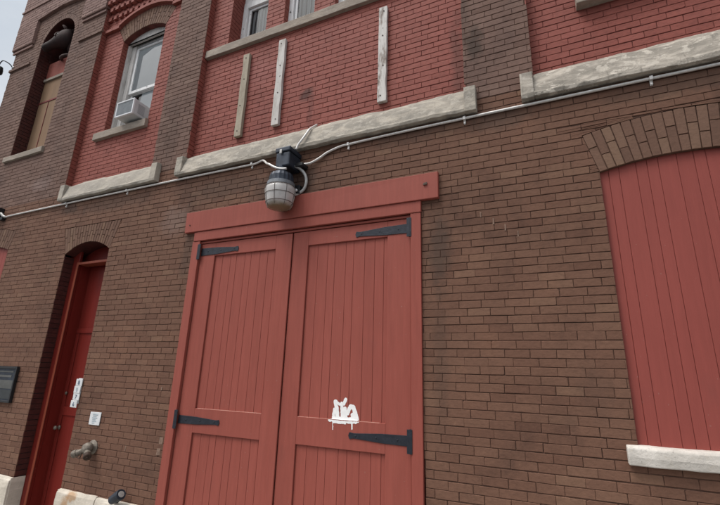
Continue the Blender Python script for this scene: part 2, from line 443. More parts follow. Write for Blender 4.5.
def reveal(mb, mo, x, facing, z0, z1, y0, y1, seed=0):
    """brick jamb of an opening at x, facing +1/-1 along x"""
    def tf(u, z, n): return (x - facing * n, u, z)
    rs = random.Random(seed); k = math.floor(z0 / CH)
    while k * CH < z1:
        a, b = max(z0, k * CH + J / 2), min(z1, (k + 1) * CH - J / 2)
        if b - a > .015:
            cuts = [y0 + .003, y1]
            if y1 - y0 > .16: cuts = [y0 + .003, y0 + (.1 if k % 2 else .2) if y1 - y0 > .22 else y1, y1]
            for c, d in zip(cuts[:-1], cuts[1:]):
                if d - c > .02: brick_poly(mb, rect(c, d - (J if d < y1 else 0), a, b), tf)
        k += 1
    mo.add([tf(y0 + .009, z0, .009), tf(y1, z0, .009), tf(y1, z1, .009), tf(y0 + .009, z1, .009)], [(0, 1, 2, 3)])

# ------------------------------------------------------------------ the building
B = empty('brick_building', (0, 0, 0), 'old brown brick firehouse with red painted panels, red doors and limestone ledges', 'building')
XL, XR, ZT = -10.17, 4.2, 11.3       # corner of the tower, right end, top
PA, PB0, PB1, PC0, PC1 = -7.195, -5.16, -4.475, -.62, .039   # pilaster edges
LZ = 4.69                            # lower edge of the limestone ledges

# openings in the lower wall
win_c = (1.10, 1.455, 2.44)          # right boarded window: arch centre x, z, radius
WR0, WR1 = .478, 1.722
h_winR = arched(WR0, WR1, 1.60, *win_c)
lw_c = (-9.03, 3.97 - 2.1 + .05, 2.14); WL0, WL1 = -9.67, -8.39
h_winL = arched(WL0, WL1, 1.60, *lw_c)
D0, D1 = -6.758, -5.745; dr_c = (-6.25, 2.99, .895)
h_door = arched(D0, D1, -.1, *dr_c)
C0, C1 = -4.10, -1.097               # carriage doorway (outer edges of its frame)
h_car = rect(C0, C1, -.1, 3.78)
R1o = 2.44 + .385
def arch_zone(c, ro, x0, x1, x0o, x1o, z0):
    """hole for the bricks of a segmental arch band, with radial ends"""
    return [(x0, z0), (x1, z0)] + arc(c[0], c[1], ro, x0o, x1o)[::-1]
zs = win_c[1] + math.sqrt(win_c[2] ** 2 - (WR0 - win_c[0]) ** 2)
h_archR = arch_zone(win_c, R1o, WR0, WR1, win_c[0] + (WR0 - win_c[0]) * R1o / win_c[2], win_c[0] + (WR1 - win_c[0]) * R1o / win_c[2], zs)
zl = lw_c[1] + math.sqrt(lw_c[2] ** 2 - (WL0 - lw_c[0]) ** 2)
h_archL = arch_zone(lw_c, lw_c[2] + .33, WL0, WL1, lw_c[0] + (WL0 - lw_c[0]) * (lw_c[2] + .33) / lw_c[2], lw_c[0] + (WL1 - lw_c[0]) * (lw_c[2] + .33) / lw_c[2], zl)
h_archD = [(D0, 3.72), (D1, 3.72), (-5.585, 4.165), (-6.915, 4.165)]

wall = MB(); mort = MB()
tf0 = XZ(0.0)
gaps = [rect(-4.235, -.918, 3.80, 4.062), rect(C1 - .01, C1 + .016, .6, .98), rect(C1 - .01, C1 + .022, .98, 1.06), rect(C1 - .01, C1 + .012, 1.06, 1.30), rect(C1 - .01, C1 + .007, 1.30, 1.42)]
holes = gaps + [h_winR, h_winL, h_door, h_car, h_archR, h_archL, h_archD]
brick_field(wall, mort, XL, XR, .60, LZ + .10, holes + [rect(PA - .0, PB0, LZ + .02, 5.2), rect(PB1, PC0, LZ + .02, 5.2), rect(PC1, XR + 1, LZ + .02, 5.2)], tf0, seed=3)
zb = LZ + .10
ncx, ncz, nr = -8.67, 8.415, .53     # niche
h_niche = arched(-9.20, -8.14, 5.80, ncx, ncz, nr, 18)
h_nring = arched(-9.20 - .11, -8.14 + .11, 8.415, ncx, ncz, nr + .115, 18)
for x0_, x1_, hl_, zr_, sd_ in ((XL, PA, [h_niche, h_nring], .012, 4), (PB0, PB1, [], .007, 5), (PC0, PC1, [], .0, 6)):
    pm, po = MB(), MB(); brick_field(pm, po, x0_, x1_, zb, ZT, hl_, tf0, zref=zr_, seed=sd_)
    o = pm.build('brick_pilaster', 'pilaster', B, recalc=False); po.build('pilaster_mortar', 'mortar', o, recalc=False)
# returns of the pilasters, niche and doorway jambs
def jamb(name, mat, mmat, *a):
    mb, mo = MB(), MB(); reveal(mb, mo, *a)
    o = mb.build(name, mat, B, recalc=False); mo.build('jamb_mortar', mmat, o, recalc=False)
for x, f in ((PA, 1), (PB0, -1), (PB1, 1), (PC0, -1), (PC1, 1)): jamb('pilaster_return', 'red', 'redmortar', x, f, zb, ZT, 0, .11, int(x * 7))
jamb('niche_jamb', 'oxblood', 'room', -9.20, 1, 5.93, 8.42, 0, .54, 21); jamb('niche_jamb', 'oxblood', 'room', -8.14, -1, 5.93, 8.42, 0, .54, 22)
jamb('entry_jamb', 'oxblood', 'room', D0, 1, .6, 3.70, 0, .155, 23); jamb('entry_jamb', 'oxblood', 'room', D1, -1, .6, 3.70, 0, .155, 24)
jamb('window_jamb', 'brown', 'mortar', WR0, 1, 1.66, zs, 0, .06, 25); jamb('window_jamb', 'brown', 'mortar', WL1, -1, 1.66, zl, 0, .06, 26)
# side of the tower round the corner
def tfs(u, z, n): return (XL + n, u, z)
brick_field(wall, mort, 0.004, 9.0, .6, ZT, [], tfs, seed=9)
wall.build('brick_wall', 'brown', B, recalc=False)
mort.build('mortar', 'mortar', B, recalc=False)

# light mortar repairs and paint scuffs on the bricks
for x, z, w_, h_ in ((-.525, 3.555, .011, .050), (-.415, 3.475, .012, .058), (-.315, 3.405, .014, .062), (-.212, 3.335, .012, .055), (-4.165, 1.30, .060, .075), (-4.178, 1.185, .055, .07), (-4.72, 1.17, .012, .06), (-4.28, 1.86, .02, .04)):
    mb = MB(); mb.box(x - w_ / 2, x + w_ / 2, -.0035, .004, z - h_ / 2, z + h_ / 2, .003); mb.build('mortar_repair', 'scuffbrick', B, bevel=.002)
# niche soffit and ring of rowlock bricks
mb, mo = MB(), MB()
voussoirs(mb, mo, ncx, ncz, nr, math.pi, 0, 26, lambda t: nr + .108, tf0, None)
pts = arc(ncx, ncz, nr, -9.20, -8.14, 24)
for (a, b) in zip(pts[:-1], pts[1:]):
    mo.add([(a[0], .004, a[1]), (b[0], .004, b[1]), (b[0], .54, b[1]), (a[0], .54, a[1])], [(0, 1, 2, 3)])
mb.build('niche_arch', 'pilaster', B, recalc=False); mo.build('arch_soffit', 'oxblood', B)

# segmental arches of the lower storey
def seg_arch(c, ro, x0, x1, x0o, x1o, n, depth_y):
    mb, mo = MB(), MB()
    a0 = math.atan2(math.sqrt(c[2] ** 2 - (x0 - c[0]) ** 2), x0 - c[0]); a1 = math.atan2(math.sqrt(c[2] ** 2 - (x1 - c[0]) ** 2), x1 - c[0])
    voussoirs(mb, mo, c[0], c[1], c[2], a0, a1, n, lambda t: ro - .006, tf0)
    pts = arc(*c, x0, x1, 20)
    for (a, b) in zip(pts[:-1], pts[1:]):
        mo.add([(a[0], .004, a[1]), (b[0], .004, b[1]), (b[0], depth_y, b[1]), (a[0], depth_y, a[1])], [(0, 1, 2, 3)])
    o = mb.build('brick_arch', 'arch', B, recalc=False); mo.build('arch_mortar', 'mortar', o)
seg_arch(win_c, R1o, WR0, WR1, .40, 1.80, 19, .06)
seg_arch(lw_c, lw_c[2] + .33, WL0, WL1, 0, 0, 19, .06)
mb, mo = MB(), MB()
fz = 2.20                                  # the splayed bricks aim at a point below the arc's centre
ze = dr_c[1] + math.sqrt(dr_c[2] ** 2 - (D0 - dr_c[0]) ** 2)
a0 = math.atan2(ze - fz, D0 - dr_c[0]); a1 = math.pi - a0
def inner_d(t):
    h = dr_c[1] - fz; sn = math.sin(t)
    return h * sn + math.sqrt(dr_c[2] ** 2 - h * h * (1 - sn * sn))
voussoirs(mb, mo, dr_c[0], fz, inner_d, a0, a1, 20, lambda t: (4.158 - fz) / math.sin(t), tf0)
ms = MB(); pts = arc(*dr_c, D0, D1, 18)
for (a, b) in zip(pts[:-1], pts[1:]):
    ms.add([(a[0], .004, a[1]), (b[0], .004, b[1]), (b[0], .30, b[1]), (a[0], .30, a[1])], [(0, 1, 2, 3)])
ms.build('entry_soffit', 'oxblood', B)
o = mb.build('brick_arch', 'arch', B, recalc=False); mo.build('arch_mortar', 'mortar', o)

# red painted, recessed panels
tfp = XZ(.10)
AW0, AW1 = -6.645, -5.588; aw_c = (-6.117, 6.90, 1.01)
h_aw = arched(AW0, AW1, 5.84, *aw_c)
h_awband = [(AW0, 7.75), (AW1, 7.75)] + arc(aw_c[0], aw_c[1], 1.38, aw_c[0] - .722, aw_c[0] + .722)[::-1]
M1 = (-4.10, -3.41); M2 = (-3.10, -2.60); M3 = (-2.28, -1.59)
def panel(x0, x1, holes, seed, lab=None):
    mb, mo = MB(), MB()
    brick_field(mb, mo, x0, x1, 4.75, ZT, holes, tfp, zref=.03, seed=seed)
    o = mb.build('red_brick_panel', 'red', B, recalc=False); mo.build('painted_mortar', 'redmortar', o, recalc=False)
    return o
p1 = panel(PA, PB0, [h_aw, h_awband], 31)
p2 = panel(PB1, PC0, [rect(m[0], m[1], 6.76, 8.3) for m in (M1, M2, M3)], 32)
p3 = panel(PC1, XR, [rect(.56, 1.95, 5.7, 7.8)], 33)
for x, f, z0, z1, d in ((AW0, 1, 5.93, 7.76, .22), (AW1, -1, 5.93, 7.76, .22), (M1[0], 1, 6.79, 8.3, .36), (M1[1], -1, 6.79, 8.3, .36),
                   (M2[0], 1, 6.79, 8.3, .24), (M2[1], -1, 6.79, 8.3, .24), (M3[0], 1, 6.79, 8.3, .36), (M3[1], -1, 6.79, 8.3, .36), (.56, 1, 5.76, 7.8, .25), (1.95, -1, 5.76, 7.8, .25)):
    jamb('window_jamb', 'red', 'redmortar', x, f, z0, z1, .10, d, int(z0 * 10))
pts = arc(*aw_c, AW0, AW1, 16); mo = MB()
for (a, b) in zip(pts[:-1], pts[1:]):
    mo.add([(a[0], .104, a[1]), (b[0], .104, b[1]), (b[0], .22, b[1]), (a[0], .22, a[1])], [(0, 1, 2, 3)])
mo.build('window_soffit', 'redmortar', B)
for m in (M1, M2, M3):
    mo = MB(); mo.add([(m[0], .105, 8.3), (m[1], .105, 8.3), (m[1], .36, 8.3), (m[0], .36, 8.3)], [(0, 1, 2, 3)]); mo.build('window_soffit', 'redmortar', B)

# brick arch and hood over the window with the air conditioner
mb, mo = MB(), MB()
a0 = math.atan2(math.sqrt(aw_c[2] ** 2 - (AW0 - aw_c[0]) ** 2), AW0 - aw_c[0]); a1 = math.pi - a0
voussoirs(mb, mo, *aw_c, a0, a1, 20, lambda t: 1.375, tfp)
o = mb.build('brick_arch', 'arch', B, recalc=False); mo.build('arch_mortar', 'mortar', o)
mb = MB(); hp = arc(aw_c[0], aw_c[1], 1.405, -6.80, -5.45, 14)
for (a, b) in zip(hp[:-1], hp[1:]):
    mb.prism([a, b, (b[0], b[1] + .055), (a[0], a[1] + .055)], .045, .102)
for x0, x1 in ((-7.19, -6.80), (-5.45, -5.165)):
    x = x0
    while x < x1 - .03: mb.box(x, min(x1, x + .192), .045 + rnd(0, .003), .102, 8.08, 8.14, .001); x += .2
mb.build('hood_mould', 'red', B)
for x0, x1 in ((-10.19, -9.45), (-7.87, -7.165)):
    x = x0; mb = MB()
    while x < x1 - .03: mb.box(x, min(x1, x + .193), -.028 - rnd(0, .003), .01, 8.085, 8.14, .001); x += .2
    mb.build('string_course', 'pilaster', B)
# corbel dentils under the cornice of the left panel
mb = MB()
for row, (zc, y0) in enumerate(((8.36, .055), (8.52, .01), (8.68, -.03))):
    mb.box(PA, PB0, y0 + .02, .099, zc + .085, zc + .155, 0)
    x = PA + .02 + (.07 if row % 2 else 0)
    while x < PB0 - .05: mb.box(x, x + .075, y0, .099, zc, zc + .082, .002); x += .142
mb.build('dentil_course', 'red', B)
# projecting pale brickwork of the tower top, stepped like a label over the niche
mb, mo = MB(), MB(); tft = XZ(-.055)
lab_hole = [(-9.52, 8.0), (-7.90, 8.0), (-7.90, 9.20), (-8.25, 9.25), (-8.70, 9.30), (-9.15, 9.25), (-9.52, 9.21)]
brick_field(mb, mo, XL - .075, PA + .02, 8.63, ZT, [lab_hole], tft, zref=.02, seed=41)
# underside band and returns
for x0, x1 in ((XL - .075, -9.52), (-7.90, PA + .02)):
    mb.box(x0, x1, -.05, -.001, 8.622, 8.634); mb.box(x0 + .01, x1 - .01, -.03, -.001, 8.55, 8.60)
for a, b in zip(lab_hole[2:-1], lab_hole[3:]): mb.prism([a, b, (b[0], b[1] + .012), (a[0], a[1] + .012)], -.045, -.001)
mb.box(-9.532, -9.518, -.045, -.001, 8.63, 9.22); mb.box(-7.902, -7.888, -.045, -.001, 8.63, 9.21)
mb.box(-10.25, -8.6, -.075, -.050, 9.62, 9.66); mb.box(XL - .075, XL - .06, -.045, .5, 8.63, ZT); mb.box(PA + .008, PA + .02, -.045, .1, 8.63, ZT)
o = mb.build('tower_crown', 'tower', B, recalc=True); mo.build('tower_mortar', 'towermortar', o, recalc=False)

# limestone ledges under the red panels
def ledge(x0, x1, mat, seed, right_ear=True):
    mb = MB()
    prof = [(-.072, LZ - .048), (-.078, LZ - .012), (-.068, LZ + .012), (-.036, LZ + .13), (-.004, LZ + .215), (.018, LZ + .235), (.10, LZ + .318), (.14, LZ + .318), (.14, LZ - .048)]
    mb.sweepx(prof, x0 + .113, x1 - (.113 if right_ear else 0), .03, .009, 9, seed)
    ear = [(-.076, LZ - .050), (-.082, LZ - .01), (-.076, LZ + .232), (-.045, LZ + .240), (.14, LZ + .245), (.14, LZ - .050)]
    mb.sweepx(ear, x0, x0 + .115, .04, .004, 8, seed + 3)
    if right_ear: mb.sweepx(ear, x1 - .115, x1, .04, .004, 8, seed + 5)
    return mb.build('stone_ledge', mat, B, bevel=.006)
ledge(-7.17, -4.955, 'ledgeplain', 1.0); ledge(-4.575, -.503, 'ledgemid', 20.0); ledge(-.084, XR, 'ledge', 40.0, False)
# window sills
mb = MB(); mb.sweepx([(.045, 6.635), (.045, 6.765), (.075, 6.785), (.37, 6.815), (.37, 6.635)], PB1 + .004, PC0 - .004, .06, .003, 6, 3); mb.build('window_sill', 'sill', B, bevel=.006)
mb = MB(); mb.sweepx([(.040, 5.742), (.040, 5.868), (.065, 5.885), (.24, 5.928), (.24, 5.742)], -6.815, -5.565, .06, .003, 6, 9); mb.build('window_sill', 'sill', B, bevel=.006)
mb = MB(); mb.sweepx([(-.045, 5.768), (-.045, 5.868), (-.02, 5.885), (.30, 5.935), (.30, 5.768)], -9.33, -8.10, .06, .003, 6, 15); mb.build('window_sill', 'sill', B, bevel=.006)
mb = MB(); mb.sweepx([(.0, 5.62), (.0, 5.74), (.03, 5.75), (.26, 5.76), (.26, 5.62)], .485, 2.05, .06, .003, 6, 22); mb.build('window_sill', 'sill', B, bevel=.006)
mb = MB(); mb.sweepx([(-.055, 1.535), (-.060, 1.59), (-.055, 1.645), (-.03, 1.662), (.09, 1.668), (.09, 1.535)], .402, 1.80, .04, .006, 8, 29); mb.build('window_sill', 'whitesill', B, bevel=.008)
mb = MB(); mb.sweepx([(-.055, 1.535), (-.060, 1.59), (-.055, 1.645), (-.03, 1.662), (.09, 1.668), (.09, 1.535)], -9.75, -8.31, .04, .006, 8, 35); mb.build('window_sill', 'whitesill', B, bevel=.008)
# base stones
basep = lambda t: [(-.045, -.02), (-.05, t - .12), (-.045, t - .03), (-.02, t), (.012, t + .004), (.012, -.02)]
for i, (x0, x1, t, tf_) in enumerate(((D1 - .005, -5.04, .622, 1), (-5.032, C0, .618, 1), (-7.45, D0, .625, 1), (-8.3, -7.458, .625, 1), (-9.2, -8.308, .625, 1), (XL - .03, -9.208, .625, 1), (C1, -.1, .62, 1), (-.092, 1.1, .62, 1), (1.108, 2.5, .62, 1), (2.508, XR, .62, 1))):
    mb = MB(); mb.sweepx(basep(t), x0, x1, .05, .010, 6, i * 9.0)
    if i == 2: mb.box(D0 - .012, D0 + .006, -.03, .155, -.02, .628, .002)
    if i == 0: mb.box(D1 - .006, D1 + .012, -.03, .155, -.02, .62, .002)
    mb.build('base_stone', 'base', B, bevel=.012)
# body of the building behind the facade
mb = MB()
mb.box(XL + .012, XR, 9.0, 9.2, 0, ZT); mb.box(XR - .02, XR, .12, 9, 0, ZT); mb.box(XL, XR, .0, 9.2, ZT, ZT + .25)
mb.build('rear_wall', 'mortar', B)
mb = MB(); mb.box(XL + .15, XR - .1, .75, .8, 0, ZT - .05); mb.build('interior_wall', 'room', B)  # dark backing added behind the windows against light leaks

# ---- windows
def sash(mb, x0, x1, z0, z1, y0, y1, w):
    mb.box(x0, x0 + w, y0, y1, z0, z1); mb.box(x1 - w, x1, y0, y1, z0, z1)
    mb.box(x0 + w, x1 - w, y0, y1, z0, z0 + w); mb.box(x0 + w, x1 - w, y0, y1, z1 - w, z1)
# the window with the air conditioner
W = MB(); W.box(AW0 - .12, AW0 + .012, .20, .235, 5.93, 7.86); 
W = MB()
fx0, fx1 = AW0 - .11, AW1 + .10
W.box(fx0, fx0 + .15, .20, .26, 5.93, 7.80); W.box(fx1 - .15, fx1, .20, .26, 5.93, 7.80)
W.prism([(fx0, 7.77), (fx1, 7.77)] + arc(aw_c[0], aw_c[1] , 1.06, fx0, fx1, 12)[::-1], .20, .26)
w1 = W.build('window', 'framegrey', B, bevel=.004)
gx0, gx1 = fx0 + .15, fx1 - .15
g = MB(); g.box(gx0, gx0 + .10, .26, .36, 5.93, 7.77); g.box(gx1 - .10, gx1, .26, .36, 5.93, 7.77); g.build('window_lining', 'framegrey', w1)
s = MB(); sash(s, gx0 + .10, gx1 - .10, 6.72, 7.72, .285, .325, .055); s.build('upper_sash', 'framewhite', w1, bevel=.003)
s = MB(); sash(s, gx0 + .10, gx1 - .10, 5.95, 6.77, .33, .36, .055); s.build('lower_sash', 'framewhite', w1, bevel=.003)
s = MB(); s.box(gx0, gx1, .285, .37, 7.70, 7.78); s.build('head_casing', 'framewhite', w1, bevel=.003)
s = MB(); s.add([(gx0 + .14, .304, 6.76), (gx1 - .14, .304, 6.76), (gx1 - .14, .304, 7.70), (gx0 + .14, .304, 7.70)], [(0, 1, 2, 3)]); s.build('pane', 'pane', w1, recalc=False)
s = MB(); s.add([(gx0 + .14, .346, 5.98), (gx1 - .14, .346, 5.98), (gx1 - .14, .346, 6.74), (gx0 + .14, .346, 6.74)], [(0, 1, 2, 3)]); s.build('pane', 'pane', w1, recalc=False)
s = MB(); s.box(gx0 + .13, gx1 - .13, .310, .314, 6.74, 7.68); s.build('roller_blind', 'blind', w1)
s = MB(); s.prism([(-6.27, 6.36), (gx1 - .14, 6.30), (gx1 - .14, 6.73), (-6.22, 6.73)], .352, .356); s.build('lower_blind', 'brightblind', w1)
s = MB()
for i in range(22):
    x = gx0 + .1 + i * .035; s.box(x, x + .036, .45 + .02 * math.sin(i * 1.9), .455 + .02 * math.sin(i * 1.9), 5.93, 6.74)
s.build('curtain', 'curtain', w1)
# three windows above the middle panel
for i, ((x0, x1), y) in enumerate(((M1, .335), (M2, .20), (M3, .20))):
    s = MB(); fw = .085 if i != 1 else .075
    top = 7.80 if i != 1 else 8.28
    s.box(x0 - .03, x0 + fw - (.0), y, y + .07, 6.805, top); s.box(x1 - fw * .6, x1 + .03, y, y + .07, 6.805, top)
    s.box(x0 + fw, x1 - fw * .6, y, y + .07, top - .11, top)
    if top < 8: s.box(x0 - .03, x1 + .03, y + .01, y + .07, top, 8.30)
    w = s.build('window', 'framewhite', B, bevel=.003)
    s = MB(); a, b = x0 + fw, x1 - fw * .6
    sash(s, a + .006, b - .006, 6.81, top - .115, y + .035, y + .065, .04); s.build('sash', 'framewhite', w, bevel=.003)
    s = MB(); s.add([(a + .03, y + .05, 6.84), (b - .03, y + .05, 6.84), (b - .03, y + .05, top - .14), (a + .03, y + .05, top - .14)], [(0, 1, 2, 3)]); s.build('pane', 'pane', w, recalc=False)
    s = MB()
    for q in range(14):
        xa = a + (b - a) * q / 14; xb = a + (b - a) * (q + 1) / 14; yy = y + .085 + .016 * math.sin(q * 2.1 + i)
        s.box(xa, xb + .001, yy, yy + .004, 6.81, top - .1)
    s.build('curtain', 'curtain', w)
s = MB(); sash(s, .54, 1.97, 5.76, 7.82, .24, .29, .08); s.box(.6, 1.9, .25, .285, 6.7, 6.77); w = s.build('window', 'framewhite', B, bevel=.003)
s = MB(); s.add([(.6, .267, 5.82), (1.9, .267, 5.82), (1.9, .267, 7.75), (.6, .267, 7.75)], [(0, 1, 2, 3)]); s.build('pane', 'pane', w, recalc=False)
s = MB(); s.box(.6, 1.9, .36, .37, 5.8, 7.8); s.build('roller_blind', 'blind', w)

# ---- niche: stone shelf, boarded lower opening, red back behind the sculpture
s = MB(); s.box(-9.21, -8.13, .52, .55, 8.10, 9.0); s.build('niche_back', 'room', B)  # near-black sheet paints the deep shade inside the niche
s = MB(); s.box(-9.19, -8.15, .22, .26, 7.75, 8.17); s.build('pedestal_wall', 'red', B)
s = MB(); s.sweepx([(.19, 7.705), (.19, 7.76), (.31, 7.78), (.31, 7.705)], -9.19, -8.15, .06, .003, 6, 50); s.build('niche_shelf', 'sill', B)
s = MB(); s.box(-9.19, -8.865, .225, .25, 5.94, 7.18, .002); s.box(-8.85, -8.15, .225, .25, 5.94, 7.18, .002); s.box(-9.19, -8.15, .225, .25, 7.215, 7.70, .002)
nb = s.build('boarded_opening', 'tanboard', B)
s = MB(); s.box(-9.19, -8.15, .215, .24, 7.182, 7.213); s.box(-8.863, -8.852, .217, .24, 5.94, 7.181); s.build('seam_batten', 'seamred', nb)

# ---- boarded window shutters: vertical boards with v-joints
def boards(mb, x0, x1, z0, ztop, y, widths, th=.02, g=.0018, v=.0026):
    x = x0; i = 0
    while x < x1 - .01:
        w = min(widths[i % len(widths)], x1 - x); a, b = x + g / 2, x + w - g / 2
        if callable(ztop): za, zb_ = ztop(a), ztop(b)
        else: za = zb_ = ztop
        yy = y + rnd(-.0008, .0008)
        # flat face with two chamfered edges
        vs = [(a, yy + v, z0), (a + v, yy, z0), (b - v, yy, z0), (b, yy + v, z0)]
        zt = [za, za, zb_, zb_]
        vs = vs + [(p[0], p[1], zt[q]) for q, p in enumerate(vs)] + [(a, y + th, z0), (b, y + th, z0), (a, y + th, za), (b, y + th, zb_)]
        mb.add(vs, [(0, 1, 5, 4), (1, 2, 6, 5), (2, 3, 7, 6), (0, 4, 10, 8), (3, 9, 11, 7), (0, 8, 9, 3, 2, 1), (4, 5, 6, 7, 11, 10)])
        x += w; i += 1
    mb.box(x0, x1, y + th + .001, y + th + .012, z0, (ztop(x0) if callable(ztop) else ztop) - .01)
s = MB()
ztop = lambda x: win_c[1] + math.sqrt(max(.01, win_c[2] ** 2 - (x - win_c[0]) ** 2)) + .012
boards(s, WR0 - .01, WR1 + .01, 1.60, ztop, .035, [.078, .078, .125, .078, .078, .128, .112, .078, .12, .078, .078, .125, .1], .02)
s.build('boarded_window', 'shutterred', B, recalc=True)
s = MB()
ztop2 = lambda x: lw_c[1] + math.sqrt(max(.01, lw_c[2] ** 2 - (x - lw_c[0]) ** 2)) + .012
boards(s, WL0 - .01, WL1 + .01, 1.60, ztop2, .045, [.1, .1, .13], .02)
s.build('boarded_window', 'shutterred', B, recalc=True)

# ---- entry door on the left
s = MB()
s.box(D0 - .11, D0 + .135, .155, .20, 0.02, 3.9); s.box(D1 - .10, D1 + .11, .155, .20, .02, 3.9)
s.prism([(D0 - .05, 3.60), (D1 + .05, 3.60), (D1 + .05, 3.93), (D0 - .05, 3.93)], .29, .33)
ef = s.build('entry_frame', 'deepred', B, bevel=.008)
s = MB(); s.box(D0 + .105, D0 + .15, .14, .154, .02, 3.63); s.box(D0 + .15, D1 - .1, .14, .29, 3.585, 3.625); s.build('frame_bead', 'beadred', ef, bevel=.006)
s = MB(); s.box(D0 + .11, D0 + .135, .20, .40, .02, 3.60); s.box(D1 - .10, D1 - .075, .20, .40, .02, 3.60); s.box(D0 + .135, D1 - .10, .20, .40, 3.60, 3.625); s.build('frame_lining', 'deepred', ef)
ex0, ex1 = D0 + .138, D1 - .103
s = MB(); s.box(ex0, ex1, .352, .40, .05, 3.595)
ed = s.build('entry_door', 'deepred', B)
s = MB(); s.box(ex0, ex1, .335, .351, 2.56, 2.63); s.box(ex0, ex0 + .07, .339, .351, .05, 2.555); s.box(ex1 - .08, ex1, .339, .351, .05, 2.555); s.box(ex0 + .07, ex1 - .08, .339, .351, 1.40, 1.52); s.build('door_rail', 'deepred', ed, bevel=.004)
s = MB(); s.lathe([(.030, 0), (.030, .008), (.012, .012), (.011, .035), (.026, .045), (.029, .06), (.020, .072), (.0, .074)], (ex0 + .065, .339, 1.235), (0, -1, 0), 16); s.build('door_knob', 'brass', ed, True)
s = MB(); s.lathe([(.022, 0), (.022, .012), (.012, .016), (0, .016)], (ex0 + .065, .339, 1.70), (0, -1, 0), 14); s.build('door_lock', 'brass', ed, True)
s = MB(); s.box(D0 - .0, D1, .0, .5, 0, .05); s.build('threshold', 'concrete', ef)

# ---- carriage doors
s = MB(); s.box(-4.245, -.908, -.045, .0, 3.775, 4.052, .003); cf = s.build('carriage_frame', 'doorred', B, bevel=.006)
s = MB(); s.box(C0 + .02, C1 + .005, -.030, .03, 3.652, 3.772, .001); s.build('head_trim', 'doorred', cf, bevel=.005)
s = MB(); s.box(C0 + .126, C1 - .106, .002, .08, 3.619, 3.644, .0008); s.build('head_bead', 'doorred', cf, bevel=.003)
s = MB(); s.box(C0, C0 + .125, -.022, .10, .0, 3.649, .002); s.build('door_jamb', 'doorred', cf, bevel=.004)
s = MB(); s.box(C1 - .105, C1, -.022, .10, .0, 3.649, .002); s.build('door_jamb', 'doorred', cf, bevel=.004)
s = MB(); s.box(C0 - .15, C1 + .2, .11, .13, .0, 4.10); s.build('stop_board', 'room', cf)  # near-black sheet paints the shade in the gaps round doors and header
s = MB(); s.box(-4.17, -4.158, -.052, -.04, 3.868, 3.88); s.build('bolt_head', 'rustmetal', cf)
s = MB(); s.box(-1.055, -1.02, -.056, -.04, 3.925, 3.95, .004); s.build('bolt_head', 'rustmetal', cf)
def leaf(x0, x1, px0, px1, hinge_left, seed):
    s = MB(); T = 3.611; y = .012; yb = .075
    s.box(x0, px0, y, yb, .06, T); s.box(px1, x1, y, yb, .06, T)          # stiles
    s.box(px0, px1, y + .0005, yb, 3.445, T); s.box(px0, px1, y + .0005, yb, 1.418, 1.672); s.box(px0, px1, y + .0005, yb, .06, .32)
    d = s.build('door_leaf', 'doorred', B, bevel=.004)
    s = MB(); ws = [.118, .125, .088, .13, .09, .128, .112, .1]
    boards(s, px0 + .001, px1 - .001, 1.668, 3.45, y + .020, ws, .018); boards(s, px0 + .001, px1 - .001, .31, 1.422, y + .020, ws, .018)
    s.build('panel_boards', 'doorred', d)
    for a, b in (((px0 + .03, px1 - .004),) if hinge_left else ((px0 + .005, -2.03), (-1.735, px1 - .06))):   # pale strip: sky light painted on the middle rail's chipped top edge
        s = MB(); s.box(a, b, y + .003, y + .022, 1.6715, 1.6733, .0004); s.build('chipped_edge', 'scuff', d)
    xh = x0 if hinge_left else x1; sg = 1 if hinge_left else -1
    for z, tip, root in ((3.52, .58, .098), (1.545, .585, .088)):
        s = MB(); zt = z - .012 if z > 3 else z
        L = [(0, -root / 2), (tip * .45, -root * .45), (tip * .85, -root * .28), (tip * .93, -root * .26), (tip, -root * .33), (tip + .012, 0), (tip, root * .33), (tip * .93, root * .26), (tip * .85, root * .28), (tip * .45, root * .45), (0, root / 2)]
        s.prism([(xh + sg * (u + .012), zt + w - (.004 if z > 3 else 0) * u / tip) for u, w in L], y - .007, y - .0005)
        s.prism(rect(xh - .028, xh + .020, zt - .098, zt + .098), y - .040, y - .033)
        s.tube([(xh - sg * .004, y - .03, zt - .10), (xh - sg * .004, y - .03, zt + .10)], .012, 8)
        for u in (.08, .25, .42): s.lathe([(.009, 0), (.008, .003), (0, .005)], (xh + sg * (u * 1.2 + .03), y - .007, zt), (0, -1, 0), 8)
        s.build('strap_hinge', 'iron', d, bevel=.0015)
    return d
dl = leaf(-3.968, -2.607, -3.735, -2.828, True, 1)
dr = leaf(-2.592, -1.212, -2.392, -1.455, False, 2)
s = MB(); s.box(-2.68, -2.598, -.006, .0115, .06, 3.60); s.build('astragal', 'doorred', dl, bevel=.004)
